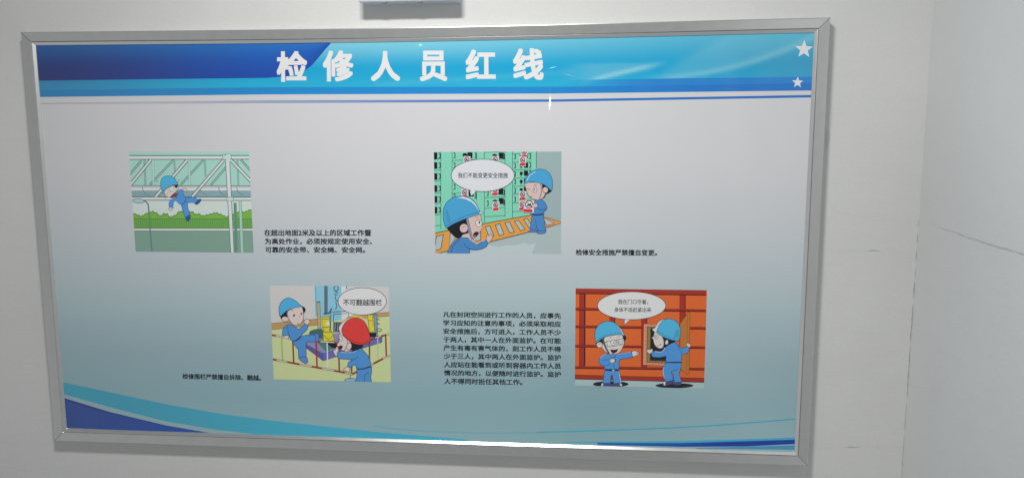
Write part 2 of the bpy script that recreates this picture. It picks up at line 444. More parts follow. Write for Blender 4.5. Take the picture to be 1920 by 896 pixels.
SB = (0.0, BW, -BH, 0.0)
def curve_at(pts, x):
    if x <= pts[0][0]: a, b = pts[0], pts[1]
    elif x >= pts[-1][0]: a, b = pts[-2], pts[-1]
    else:
        for a, b in zip(pts[:-1], pts[1:]):
            if a[0] <= x <= b[0]: break
    return a[1] + (b[1] - a[1]) * (x - a[0]) / (b[0] - a[0])
def band(name, top, bot, x0, x1, colf, y, nx=160, nz=10, parent=board, **props):
    """printed band between two measured curves (photo px), colour from colf(px, t)"""
    vs = []; cs = []; fs = []
    for i in range(nx + 1):
        px = x0 + (x1 - x0) * i / nx; ya = curve_at(top, px); yb = curve_at(bot, px)
        for j in range(nz + 1):
            t = j / nz; p = at(px, ya + (yb - ya) * t)
            vs.append((min(max(p.x, -0.002), BW + 0.002), y, min(max(p.z, -BH - 0.002), 0.002))); cs.append(colf(px, t))
    for i in range(nx):
        for j in range(nz):
            a = i * (nz + 1) + j; fs.append((a, a + 1, a + nz + 2, a + nz + 1))
    me = bpy.data.meshes.new(name); me.from_pydata(vs, [], fs); add_ink(me, cs)
    return link(name, me, PRINT, parent, **props)
KH = 1.30
def C(r, g, b, k=KH): return tuple(min(0.88, v * k) for v in s2l((r, g, b)))
TOPE = [(60, 84), (350, 80), (640, 76), (800, 74), (1040, 67), (1530, 58)]
E_CY = [(60, 169.5), (500, 164), (1060, 164), (1061, 151), (1530, 144)]
E_CY = [(60, 169.8), (500, 164), (780, 163.4), (1060, 163), (1530, 156.5)]
E_C0 = [(1030, 151), (1530, 144)]
E_BL = [(60, 182.5), (500, 177.5), (1040, 175.8), (1530, 170)]
def cyan(px, t):
    top = lerp3(C(120, 195, 220), C(80, 175, 205), sm(700, 1500, px)); mid = C(25, 160, 205); low = C(40, 170, 208)
    if px < 620: top = lerp3(C(60, 150, 190), top, sm(300, 620, px)); mid = lerp3(C(50, 135, 182), mid, sm(80, 500, px)); low = lerp3(C(62, 142, 185), low, sm(80, 500, px))
    mid = lerp3(mid, C(55, 155, 195), sm(1250, 1520, px)); low = lerp3(low, C(55, 160, 200), sm(1250, 1520, px))
    c = lerp3(top, mid, sm(0.0, 0.62, t)) if t < 0.62 else lerp3(mid, low, sm(0.62, 1, t))
    L = C(135, 200, 215)
    # light swooshes printed across the right half
    y = t
    def ridge(cc, w, s_): return math.exp(-((y - cc) / w) ** 2) * s_
    if 1040 < px < 1270:   # bright wedge
        cc = 0.98 - 0.42 * ((px - 1080) / 170) ** 0.8 if px > 1080 else 1.0
        c = lerp3(c, L, min(1, ridge(cc, 0.05, 1.0 * sm(1080, 1130, px) * (1 - sm(1190, 1260, px)))))
        if px > 1040: c = lerp3(c, L, 0.30 * sm(cc - 0.02, cc - 0.1, y) * sm(0.52, 0.60, y) * sm(1040, 1120, px) * (1 - sm(1180, 1240, px)))
    if px > 1200:
        u = (px - 1200) / 330
        cc = 0.97 - 0.10 * u - 0.87 * u ** 2.2 * 0.9   # long rising sweep
        c = lerp3(c, L, ridge(cc - 0.12 * (1 - u), 0.04 + 0.03 * u, 0.5 * sm(0.0, 0.25, u)))
        hi = 0.62 - 0.62 * ((px - 1240) / 110) if px > 1240 else 0.7
        c = lerp3(c, L, 0.22 * sm(hi, hi + 0.25, y) * (1 - sm(cc - 0.1, cc, y)) * sm(1200, 1290, px) * (1 - 0.5 * sm(1400, 1500, px)))
    if 700 < px < 1080:
        c = lerp3(c, L, ridge(0.95 - 0.25 * ((px - 700) / 380), 0.05, 0.12))
    return tuple(v * 0.92 for v in c)
header = band('header_band', TOPE, E_CY, 62, 1532, cyan, -0.00002, 300, 24, label='cyan title band')
def bluef(px, t):
    a = lerp3(C(52, 128, 180), C(30, 130, 195), sm(80, 600, px)); return lerp3(a, C(38, 112, 190), sm(950, 1400, px))
band('header_stripe', E_CY, E_BL, 62, 1532, bluef, -0.00003, 120, 4, parent=header, label='mid blue stripe under the title band')
E_DK = [(60, 152), (300, 148.8), (500, 146.6), (544, 143), (570, 134), (585, 123), (596, 110), (611, 92), (622, 80)]
def dark(px, t):
    top = lerp3(C(42, 92, 150), C(35, 105, 180), sm(80, 560, px)); mid = lerp3(C(48, 62, 120), C(28, 80, 168), sm(100, 540, px))
    c = lerp3(top, mid, sm(0.0, 0.65, t)); return lerp3(c, lerp3(C(52, 60, 115), C(30, 70, 158), sm(80, 500, px)), sm(0.6, 1, t))
band('header_dark_field', TOPE, E_DK, 62, 624, dark, -0.00005, 200, 12, parent=header, label='dark navy left field of the title band')
TL1 = [(60, 193.5), (500, 188.5), (1040, 186.8), (1530, 178.3)]; TL2 = [(60, 196.0), (500, 193.8), (1040, 191.2), (1530, 183)]
def tl(px, t): return lerp3(C(176, 176, 182), C(40, 105, 185), sm(250, 1100, px) ** 0.7 if px > 250 else 0)
band('header_stripe', E_C0, E_CY, 1034, 1532, lambda px, t: lerp3(cyan(px, 0.93 + 0.07 * t), C(42, 125, 195), sm(1036, 1230, px)), -0.00003, 80, 2, parent=header, label='second blue stripe on the right half')
band('thin_line', TL1, TL2, 66, 1532, tl, -0.00002, 120, 1, label='thin blue rule fading out to the left')
TLE1 = [(500, 176.5), (1040, 175.0), (1530, 169.2)]
# white stars
def star(cx, cy, r, rot):
    a = Art(-0.00008, 1.30, SB); a.use(0, 0, 1)
    pts = []
    for i in range(10):
        an = -math.pi / 2 + i * math.pi / 5 + rot; rr_ = r if i % 2 == 0 else r * 0.43
        pts.append((cx + rr_ * math.cos(an), cy + rr_ * math.sin(an)))
    a.poly((212, 212, 218), pts); return a
star(1507.5, 93, 17.5, 0.03).build('star', board, label='larger white star, upper right')
star(1495.5, 155, 11, 0.03).build('star', board, label='smaller white star, under the larger one')

# --- swooshes at the foot
def gl(c1, c2, a, b): return lambda px, t: lerp3(C(*c1), C(*c2), sm(a, b, px))
SW1 = [(120, 716.5), (207, 735), (310, 757), (420, 776), (520, 789), (640, 802), (720, 810.5), (850, 821), (900, 825.5)]
SW2 = [(120, 738.5), (207, 763), (310, 789), (400, 804), (483, 814), (640, 819), (900, 828)]
KF = 1.75
def CF(r, g, b): return C(r, g, b, KF)
band('swoosh', SW1, SW2, 118, 880, lambda px, t: lerp3(CF(62, 140, 162), CF(62, 155, 178), sm(200, 700, px)), -0.00002, 120, 3, label='teal swoosh')
G1 = [(120, 738.5), (207, 763), (310, 789), (400, 804), (483, 814)]; G2 = [(120, 745.5), (207, 772), (310, 796.5), (387, 810), (430, 814), (483, 815)]
band('swoosh_edge', G1, G2, 118, 482, lambda px, t: CF(128, 155, 162), -0.00004, 60, 2, label='pale grey edge of the swoosh')
D2 = [(110, 801), (520, 816)]
band('corner_wedge', G2, D2, 118, 405, lambda px, t: lerp3(CF(34, 55, 112), lerp3(CF(50, 72, 132), CF(40, 72, 142), sm(120, 350, px)), sm(0, 0.12, t)), -0.00006, 80, 8, label='dark blue wedge in the lower left corner')
a = Art(-0.00002, KF, SB); a.use(0, 0, 1)
LN = [(700, 798), (740, 803), (807, 808), (907, 811), (1007, 810), (1140, 806), (1280, 800.5), (1380, 794), (1495, 784.5)]
a.line((92, 150, 165), 1.6, cat(LN[:5], False)); a.line((62, 148, 172), 2.4, cat(LN[4:], False))
a.build('curved_line', board, label='thin teal curve near the bottom edge')
Q1 = [(1050, 828), (1280, 826), (1495, 819.5)]; Q2 = [(1050, 829.5), (1280, 830), (1495, 823.5)]; Q3 = [(1100, 832.5), (1280, 837), (1400, 836), (1495, 831.5)]
Q4 = [(1300, 839), (1495, 834)]; Q5 = [(1300, 840), (1495, 842.5)]
band('swoosh', Q1, Q2, 1060, 1494, lambda px, t: CF(60, 150, 180), -0.00002, 60, 1, label='thin cyan streak at lower right')
band('swoosh', Q2, Q3, 1120, 1494, lambda px, t: lerp3(CF(35, 85, 150), CF(28, 55, 140), sm(1150, 1400, px)), -0.00004, 60, 1, label='dark blue streak at lower right')
band('swoosh', Q4, Q5, 1305, 1494, lambda px, t: CF(62, 132, 165), -0.00003, 40, 1, label='light blue streak in the lower right corner')

# --- lettering
def glyph_mesh(txt, bold):
    cu = bpy.data.curves.new('t', 'FONT'); cu.body = txt; cu.size = 1; cu.fill_mode = 'FRONT'; cu.resolution_u = 4
    o = bpy.data.objects.new('t', cu); COL.objects.link(o)
    dg = bpy.context.evaluated_depsgraph_get(); dg.update()
    me = bpy.data.meshes.new_from_object(o.evaluated_get(dg))
    V = [v.co.copy() for v in me.vertices]; F = [tuple(p.vertices) for p in me.polygons]
    bpy.data.objects.remove(o); bpy.data.curves.remove(cu); bpy.data.meshes.remove(me)
    return V, F
def fit(V, tl_, tr_, bl_):
    x0 = min(v.x for v in V); x1 = max(v.x for v in V); y0 = min(v.y for v in V); y1 = max(v.y for v in V)
    A, B, Cc = at(*tl_), at(*tr_), at(*bl_)
    return [A + (B - A) * ((v.x - x0) / (x1 - x0)) + (Cc - A) * ((y1 - v.y) / (y1 - y0)) for v in V]
def text_obj(name, lines, col, y, bold, parent, **props):
    vs = []; fs = []
    for (txt, tl_, tr_, bl_) in lines:
        V, F = glyph_mesh(txt, 0); n0 = len(V)
        # heavier weight: the glyph struck several times round a small circle, each strike a hair proud of the last
        offs = [(i * bold, j * bold) for i in (0, -1, 1) for j in (0, -1, 1)]
        A_ = [Vector((v.x + ox, v.y + oy, 0)) for ox, oy in offs for v in V]
        P = fit(A_, tl_, tr_, bl_)
        for k in range(len(offs)):
            b = len(vs); vs += [(p.x, y - k * 0.0000015, p.z) for p in P[k * n0:(k + 1) * n0]]; fs += [tuple(b + i for i in f) for f in F]
    me = bpy.data.meshes.new(name); me.from_pydata(vs, [], fs); add_ink(me, [col] * len(vs))
    bm = bmesh.new(); bm.from_mesh(me)
    for f in bm.faces:
        if f.normal.y > 0: f.normal_flip()
    bm.to_mesh(me); bm.free()
    return link(name, me, PRINT, parent, **props)
for ch, x0, x1, y0, y1 in (('检', 518.4, 575.8, 96.5, 154), ('修', 605, 662.7, 95.2, 153.3), ('人', 694.8, 750.2, 96.5, 152.7), ('员', 786.4, 838.3, 95.6, 152.7), ('红', 872.7, 929.3, 93.5, 149), ('线', 961.7, 1019, 91.2, 150.4)):
    text_obj('title_character', [(ch, (x0, y0), (x1, y0 - 0.3), (x0 + 0.6, y1))], C(215, 215, 222), -0.00008, 0.030, board, label='white title character ' + ch)
INK = (0.012, 0.02, 0.025)
text_obj('caption', [('在超出地面2米及以上的区域工作暨', (495.2, 430.5), (696, 430.5), (495.6, 442.5)), ('为高处作业，必须按规定使用安全、', (496.4, 446.6), (697.6, 446.6), (496.8, 458.3)), ('可靠的安全带、安全绳、安全网。', (497, 462.5), (684.4, 462.6), (497.4, 473.9))], INK, -0.00006, 0.027, board, label='three lines of black text beside the falling worker picture')
text_obj('caption', [('检修安全措施严禁擅自变更。', (1079.4, 467.2), (1232, 468), (1079.6, 478.5))], INK, -0.00006, 0.027, board, label='single black line beside the switch cabinet picture')
text_obj('caption', [('检修围栏严禁擅自拆除、翻越。', (342, 699.6), (489.4, 702.9), (342.3, 710))], INK, -0.00006, 0.027, board, label='single black line left of the railing picture')
T4 = ['凡在封闭空间进行工作的人员，应事先', '学习应知的注意的事项，必须采取相应', '安全措施后，方可进入，工作人员不少', '于两人，其中一人在外面监护。在可能', '产生有毒有害气体的，则工作人员不得', '少于三人，其中两人在外面监护。监护', '人应站在能看到或听到容器内工作人员', '情况的地方，以便随时进行监护。监护', '人不得同时担任其他工作。']
L = []
for i, t in enumerate(T4):
    xl = 830.4 + 2.2 * i / 8; yl = 584.0 + 15.58 * i; yr = 586.4 + 15.66 * i; xr = 1051.8
    if i == 8: xr = 979.5; yr = yl + (yr - yl) * 0.66
    L.append((t, (xl, yl), (xr, yr), (xl + 0.2, yl + 10.9)))
text_obj('caption', L, INK, -0.00006, 0.026, board, label='nine line block of black text left of the orange tank picture')

# --- the four illustrations
K1 = 1.75; DK = (35, 50, 55); SKIN = (208, 184, 178); BLUE = (72, 132, 190); HEL = (72, 158, 205); BLK = (22, 26, 32); WHT = (212, 214, 220)
def frame_box(tl_, br_):
    a, b = at(*tl_), at(*br_); return (a.x, b.x, b.z, a.z)
def full(a, c):
    x0, x1, z0, z1 = a.box; a.raw(c, [(x0, z0), (x1, z0), (x1, z1), (x0, z1)])

# 1: worker falling from the pipe bridge
a = Art(-0.00002, 1.6, frame_box((242, 285), (475.5, 473.5))); full(a, (148, 188, 178)); a.use(230, 275, 4.267)
DG = (62, 98, 88); LT = (192, 206, 200); MT = (122, 160, 152)
for p, q in (((150, 112), (50, 232)), ((405, 110), (218, 305)), ((645, 108), (462, 308)), ((832, 160), (704, 310)), ((945, 105), (1030, 200))):
    a.line(DG, 15, [p, q]); a.line((138, 172, 164), 9, [p, q])
for x, y1, w in ((178, 312, 18), (416, 230, 16), (660, 240, 18), (922, 312, 16)):
    a.line(MT, w, [(x - 4, 104), (x + 4, y1)])
for x, y1, w in ((246, 405, 20), (535, 400, 18)):
    a.line((110, 148, 140), w, [(x - 4, 104), (x + 4, y1)]); a.line((170, 192, 188), w - 7, [(x - 4, 104), (x + 4, y1)])
a.poly(LT, [(40, 76), (1010, 76), (1010, 100), (40, 100)])
a.line(DG, 6, [(40, 72), (1010, 72)]); a.line(DG, 5, [(40, 103), (1010, 101)])
a.poly((200, 205, 207), [(50, 314), (1040, 314), (1040, 352), (50, 352)])
a.poly((120, 150, 156), [(50, 351), (1040, 351), (1040, 402), (50, 402)])
for x in (170, 345, 630, 780, 925): a.line((98, 128, 134), 6, [(x - 12, 322), (x, 365), (x + 45, 392)], True)
a.poly((195, 204, 204), [(50, 403), (1040, 405), (1040, 432), (50, 428)])
for y, w in ((312, 5), (324, 3), (402, 6), (428, 5)): a.line(DG, w, [(50, y), (1040, y + 2)])
for p, q in (((225, 108), (62, 306)), ((517, 108), (262, 402)), ((806, 110), (558, 400)), ((868, 110), (1030, 282))):
    a.line(DG, 24, [p, q]); a.line((200, 212, 206), 16, [p, q])
a.poly((184, 194, 190), [(60, 431), (1050, 434), (1050, 600), (60, 600)])
hp = [(70, 530), (110, 545), (150, 560), (175, 545), (205, 530), (240, 520), (275, 535), (300, 558), (330, 538), (355, 540), (380, 566), (430, 548), (450, 522), (500, 520), (565, 525), (580, 545), (610, 540), (640, 556), (690, 545), (745, 530), (790, 545), (830, 566), (870, 545), (900, 535), (940, 520), (975, 526), (1005, 512), (1050, 500)]
_h = []
for (x0, y0), (x1, y1) in zip(hp[:-1], hp[1:]):
    for i in range(8):
        t = i / 8; x = x0 + (x1 - x0) * t; _h.append((x, y0 + (y1 - y0) * t - abs(math.sin(x * 0.11)) * 9 + 4))
hp = _h
a.poly((108, 160, 62), hp + [(1060, 600), (70, 600)]); a.line((60, 108, 50), 5, hp)
a.poly((98, 150, 74), [(70, 578), (1060, 578), (1060, 652), (70, 652)]); a.line((62, 112, 62), 4, [(70, 576), (1060, 578)])
for i in range(56): a.line((74, 126, 62), 3, [(88 + i * 17.5, 584), (92 + i * 17.5, 648)])
a.poly((196, 208, 200), [(70, 655), (1060, 656), (1060, 672), (70, 672)])
a.line((60, 100, 70), 4, [(70, 653), (1060, 654)]); a.line((60, 90, 74), 4, [(70, 674), (1060, 675)])
a.poly((112, 144, 130), [(70, 676), (1070, 677), (1070, 860), (70, 860)])
a.poly((88, 128, 108), [(888, 450), (912, 450), (920, 860), (898, 860)])
a.poly((150, 182, 172), [(930, 430), (950, 430), (968, 860), (946, 860)], line=(90, 130, 112), w=3)
a.poly((190, 208, 200), [(820, 62), (855, 62), (892, 860), (866, 860)], line=(66, 98, 88), w=4)
a.poly((172, 190, 186), [(800, 68), (872, 68), (870, 100), (802, 106)], line=(80, 110, 100), w=3); a.poly((176, 196, 190), [(828, 62), (858, 62), (862, 120), (830, 120)])
a.poly((172, 194, 188), [(832, 404), (885, 404), (886, 436), (834, 438)], line=(80, 112, 104), w=3)
a.line((92, 118, 118), 9, [(150, 430), (185, 438), (205, 462), (212, 540), (222, 690), (236, 850)])
a.ell((150, 178, 186), 126, 434, 46, 17, 0.1, (88, 110, 130), 4)
ill1 = a.build('illustration', board, label='green toned picture of a worker falling from a pipe bridge')
a.use(290, 320, 8.96)
OL = (38, 66, 110)
a.poly(SKIN, [(370, 318), (430, 322), (490, 300), (535, 310), (538, 345), (505, 350), (480, 328), (400, 345)], True, (70, 70, 80), 5)
a.poly(BLUE, [(500, 470), (560, 455), (640, 445), (720, 480), (705, 555), (640, 535), (540, 535)], True, OL, 6)
a.poly(BLUE, [(452, 560), (540, 520), (562, 640), (592, 748), (520, 790), (480, 690)], True, OL, 6)
a.poly(BLUE, [(390, 345), (470, 330), (482, 400), (522, 460), (505, 525), (455, 572), (400, 545), (365, 505), (318, 525), (306, 612), (248, 610), (246, 530), (290, 480), (375, 440)], True, OL, 6)
a.line(OL, 8, [(455, 570), (505, 530), (525, 480)])
a.poly((42, 78, 118), [(675, 560), (712, 505), (755, 472), (788, 488), (765, 530), (720, 570)], True)
a.poly((42, 78, 118), [(518, 785), (592, 738), (606, 785), (580, 842), (538, 848)], True)
a.poly(SKIN, [(235, 645), (255, 620), (318, 626), (292, 646), (270, 672)], True, (70, 70, 80), 5)
a.poly(SKIN, [(165, 345), (225, 290), (310, 252), (362, 285), (405, 262), (400, 300), (370, 330), (345, 370), (300, 410), (262, 452), (200, 430), (175, 400)], True, (120, 90, 95), 5)
a.poly((112, 58, 74), [(262, 452), (300, 405), (345, 374), (388, 398), (350, 430), (320, 452)], True, (50, 40, 50), 5)
a.ell((212, 204, 208), 285, 312, 38, 46, 0.3, (120, 110, 115), 5); a.ell((212, 204, 208), 203, 366, 30, 34, 0.3, (150, 120, 125), 5)
a.ell(DK, 272, 340, 6, 8); a.ell(DK, 216, 378, 5, 7)
a.poly(BLK, [(330, 250), (400, 238), (372, 290), (350, 290)])
a.poly(HEL, [(108, 285), (104, 190), (135, 120), (200, 90), (270, 94), (330, 125), (366, 185), (392, 232), (320, 240), (250, 262), (190, 300), (138, 342)], True, (40, 84, 120), 7)
for p, q in (((30, 182), (66, 178)), ((388, 152), (420, 154)), ((385, 185), (412, 190)), ((120, 380), (150, 372)), ((170, 455), (190, 470))): a.line((60, 90, 84), 6, [p, q])
a.build('cartoon_worker', ill1, label='falling worker in blue overalls and blue helmet')

# 2: two workers at the switch cabinets
def bubble(a, cx, cy, rx, ry, tail, parent, txt, ct, bold=0.012):
    a.poly(WHT, tail, line=BLK, w=3); a.ell(WHT, cx, cy, rx, ry, 0, BLK, 3.5, 44)
    m_ = ((tail[0][0] + tail[2][0]) / 2, (tail[0][1] + tail[2][1]) / 2 - 10)
    a.poly(WHT, [(tail[0][0] + 3, tail[0][1] - 6), m_, (tail[2][0] - 3, tail[2][1] - 6), (tail[1][0] * 0.3 + m_[0] * 0.7, tail[1][1] * 0.3 + m_[1] * 0.7)])
    o = a.build('speech_bubble', parent, label='white oval speech bubble')
    text_obj('speech_text', txt, ct, a.y - 0.000004, bold, parent); a.y -= 0.00002
    return o
a = Art(-0.00002, 1.22, frame_box((813.5, 285), (1051.7, 476.5))); full(a, (128, 205, 178)); a.use(805, 275, 4.265)
CG = (40, 100, 84)
a.poly((152, 172, 174), [(857, 30), (1070, 30), (1070, 640), (857, 560)]); a.poly((168, 184, 184), [(40, 870), (40, 700), (820, 560), (1070, 610), (1070, 870)])
a.poly((184, 198, 200), [(455, 785), (560, 800), (620, 786), (680, 790), (760, 768), (800, 785), (850, 772), (820, 862), (300, 862)])
a.line(CG, 4, [(856, 30), (856, 175)])
for x, y1 in ((92, 660), (182, 410), (378, 400), (440, 610), (605, 560), (665, 570), (378, 430)): a.line(CG, 3.5, [(x, 38), (x, y1)])
for x0, x1, ys in ((38, 92, (100, 190, 275, 372, 455, 545, 632)), (182, 378, (108, 370, 400)), (440, 605, (44, 105, 405, 490, 556)), (665, 820, (57, 122, 186, 250, 315, 378, 448, 516))):
    for y in ys: a.line(CG, 3.5, [(x0, y + 4), (x1, y - 4)])
def hnd(x, y, s, w=12, h=40, c=(30, 60, 60)): a.line(c, 6, [(x + s * w, y), (x, y + 3), (x, y + h), (x + s * w, y + h + 3)])
for y in (52, 130, 218, 315, 400, 486):
    a.poly(BLK, [(36, y - 6), (64, y - 4), (64, y + 48), (36, y + 50)]); hnd(86, y, -1, 14, 38)
for y in (50, 130, 300, 378): hnd(205, y, -1)
hnd(372, 52, -1, 10); hnd(372, 372, -1, 10)
for y in (58, 345, 425): hnd(600, y, -1, 10)
for y in (350, 432): hnd(470, y, -1, 10)
for y in (60, 135, 200, 262, 332, 402): hnd(688, y, -1, 10, 36)
for y in (68, 138, 200): hnd(810, y - 8, -1, 12, 36)
for x, y in ((325, 70), (335, 375), (575, 72), (572, 360), (575, 435)): a.poly(BLK, [(x - 20, y - 24), (x + 20, y - 24), (x + 20, y + 24), (x - 20, y + 24)])
for x, y in ((285, 68), (522, 75), (525, 440)): a.ell(BLK, x, y, 20, 16)
for y in (75, 150, 214, 278, 345):
    a.poly(BLK, [(755, y - 22), (790, y - 22), (790, y + 20), (757, y + 20)]); a.ell(BLK, 735, y, 13, 14); a.line(BLK, 6, [(740, y), (732, y + 26)])
def tag_(x, y, s=1.0):
    a.poly((214, 204, 210), [(x - 24 * s, y - 32 * s), (x + 30 * s, y - 30 * s), (x + 24 * s, y + 46 * s), (x - 30 * s, y + 44 * s)])
    a.ell(None, x, y - 4 * s, 17 * s, 19 * s, 0, (140, 50, 70), 6 * s); a.line(BLK, 5 * s, [(x - 10 * s, y - 14 * s), (x + 10 * s, y + 6 * s)]); a.line(BLK, 6 * s, [(x - 8, y + 6), (x, y - 6), (x + 8, y + 6)])
    a.poly((200, 48, 52), [(x - 22 * s, y + 22 * s), (x + 24 * s, y + 18 * s), (x + 20 * s, y + 40 * s), (x - 26 * s, y + 42 * s)])
for x, y in ((300, 108), (528, 108), (758, 48), (746, 112), (282, 370), (526, 348), (532, 470), (746, 386), (742, 466)): tag_(x, y)
OR = (228, 154, 74); BR = (90, 60, 36)
a.poly(OR, [(30, 694), (180, 664), (480, 608), (820, 546), (890, 556), (1070, 607), (940, 646), (480, 762), (150, 832), (30, 864)], line=BR, w=5)
for h_ in (((448, 640), (484, 632), (515, 712), (478, 722)), ((528, 626), (564, 616), (598, 700), (560, 712)), ((604, 608), (640, 600), (680, 682), (645, 692)), ((680, 595), (712, 588), (766, 662), (730, 672)), ((752, 582), (784, 574), (822, 640), (800, 650)), ((912, 570), (1002, 612), (938, 632)), ((58, 716), (112, 704), (92, 818), (40, 832)), ((168, 690), (230, 690), (160, 806)), ((340, 700), (410, 680), (412, 746), (360, 758)), ((828, 585), (850, 580), (850, 640), (840, 640))):
    a.poly((172, 188, 186), list(h_), line=BR, w=4.5)
ill2 = a.build('illustration', board, label='picture of two workers by green switch cabinets and an orange walkway')
bubble(a, 427, 230, 252, 129, [(322, 352), (335, 396), (382, 354)], ill2, [('我们不能变更安全措施', (858.5, 323.8), (952.2, 323.8), (858.7, 334))], (0.05, 0.05, 0.08))
a.use(810, 360, 7.467)
def smile_helmet(pts, col=HEL, ol=(30, 70, 100), w=6): a.poly(col, pts, True, ol, w)
a.poly(SKIN, [(425, 570), (530, 560), (560, 655), (600, 690), (400, 660)], True)
a.poly(BLK, [(215, 500), (300, 440), (480, 365), (505, 440), (520, 560), (430, 600), (400, 645), (340, 642), (280, 592), (240, 545)], True)
a.poly(SKIN, [(485, 380), (560, 335), (640, 318), (675, 320), (692, 380), (700, 455), (716, 488), (692, 522), (662, 572), (620, 622), (572, 652), (545, 640), (515, 560), (500, 460)], True, (90, 60, 60), 5)
a.poly((140, 138, 160), [(478, 372), (506, 372), (540, 520), (574, 652), (550, 658), (510, 560)], line=(70, 70, 95), w=4)
a.ell(SKIN, 446, 506, 58, 63, 0.2, (80, 55, 55), 5); a.line((110, 75, 75), 5, [(425, 500), (445, 485), (470, 492)], True)
a.ell((215, 210, 205), 655, 436, 46, 50, 0, (90, 70, 70), 5); a.ell((40, 60, 70), 664, 424, 11, 20)
a.line((140, 80, 70), 6, [(605, 362), (630, 348), (650, 360)], True)
a.poly((60, 28, 36), [(575, 600), (600, 562), (640, 556), (652, 576), (632, 606), (590, 632)], True); a.ell((170, 90, 100), 598, 612, 16, 9, -0.5)
smile_helmet([(195, 497), (165, 420), (155, 320), (165, 230), (205, 150), (270, 92), (350, 62), (440, 60), (530, 88), (600, 142), (645, 215), (668, 285), (640, 318), (480, 370), (300, 446), (222, 494)])
a.poly((216, 222, 226), [(345, 80), (440, 66), (530, 96), (600, 152), (642, 222), (656, 270), (620, 205), (560, 142), (470, 98), (400, 86)])
a.poly((220, 226, 224), [(650, 292), (690, 278), (720, 292), (690, 306), (655, 304)], True, (60, 90, 90), 5)
a.line((30, 84, 124), 5, [(205, 476), (280, 424), (430, 350), (560, 306), (655, 288)], True)
for i in range(9): a.line((30, 84, 124), 4, [(190 + i * 3, 260 + i * 20), (215 + i * 6, 254 + i * 19)])
a.poly(BLUE, [(205, 880), (250, 770), (320, 680), (400, 634), (500, 642), (560, 676), (600, 722), (640, 736), (700, 684), (758, 674), (786, 704), (765, 762), (700, 796), (620, 812), (550, 802), (525, 800), (525, 880)], False, (30, 62, 120), 6)
a.line((30, 62, 120), 6, [(262, 870), (290, 770), (340, 700), (390, 665)], True); a.line((30, 62, 120), 5, [(450, 720), (500, 780), (550, 800)], True)
a.line((210, 214, 230), 7, [(520, 655), (570, 690), (628, 730), (690, 686), (740, 676)])
a.poly(SKIN, [(758, 670), (770, 600), (782, 590), (798, 618), (812, 590), (830, 592), (832, 606), (858, 622), (850, 640), (822, 682), (792, 716)], False, (80, 55, 50), 5)
a.build('cartoon_worker', ill2, label='large shocked worker in blue helmet seen from the side')
a.use(960, 280, 5.43)
a.poly((88, 130, 190), [(168, 836), (205, 812), (252, 818), (250, 838), (205, 844)], True, (40, 60, 110), 4); a.poly((88, 130, 190), [(252, 850), (275, 822), (342, 818), (336, 850), (290, 858)], True, (40, 60, 110), 4)
a.poly(BLUE, [(203, 660), (318, 660), (332, 750), (342, 826), (270, 830), (252, 800), (240, 822), (184, 818), (192, 750)], False, (30, 62, 120), 4); a.line((30, 62, 120), 4, [(240, 720), (250, 800)])
a.poly(BLUE, [(225, 522), (300, 512), (345, 558), (354, 606), (322, 640), (318, 668), (205, 668), (192, 640), (215, 590)], True, (30, 62, 120), 4); a.line(BLK, 8, [(206, 655), (245, 667), (318, 655)], True); a.line((30, 62, 120), 4, [(250, 600), (300, 618), (345, 606)], True)
a.poly(BLK, [(285, 345), (350, 372), (404, 412), (385, 440), (345, 460), (330, 492), (305, 480)], True)
a.poly(SKIN, [(140, 342), (290, 345), (312, 400), (340, 440), (318, 490), (265, 516), (200, 498), (158, 455), (142, 400)], True, (90, 60, 60), 4)
a.ell(SKIN, 340, 414, 28, 31, 0, (80, 55, 55), 4); a.line((140, 138, 160), 12, [(290, 350), (302, 430), (275, 512)], True)
a.ell((215, 210, 205), 234, 414, 20, 25, 0, (90, 70, 70), 4); a.ell(BLK, 229, 412, 6, 9); a.line((90, 60, 60), 4, [(150, 410), (165, 402), (185, 412)], True); a.line((90, 60, 60), 4, [(222, 370), (238, 362), (252, 368)], True); a.line((90, 60, 60), 4, [(185, 500), (192, 484), (204, 482)], True)
smile_helmet([(128, 345), (145, 290), (185, 235), (240, 210), (300, 203), (360, 226), (400, 280), (412, 345), (402, 420), (350, 374), (290, 347), (200, 332)], w=4)
a.line((210, 220, 226), 5, [(150, 318), (185, 265), (240, 228)], True)
a.poly((222, 216, 218), [(130, 515), (228, 520), (223, 650), (112, 642)], False, (110, 90, 90), 3)
a.ell(None, 174, 560, 38, 38, 0, (110, 35, 60), 8); a.line((110, 35, 60), 6, [(150, 535), (198, 585)]); a.poly(BLK, [(150, 582), (158, 560), (175, 562), (188, 545), (196, 556), (184, 582), (172, 574)])
a.poly((200, 45, 52), [(120, 606), (210, 612), (207, 643), (118, 637)])
a.poly(SKIN, [(196, 572), (228, 552), (256, 556), (260, 584), (230, 594), (206, 584)], True, (80, 55, 50), 4)
a.build('cartoon_worker', ill2, label='smaller worker holding a white and red sign')

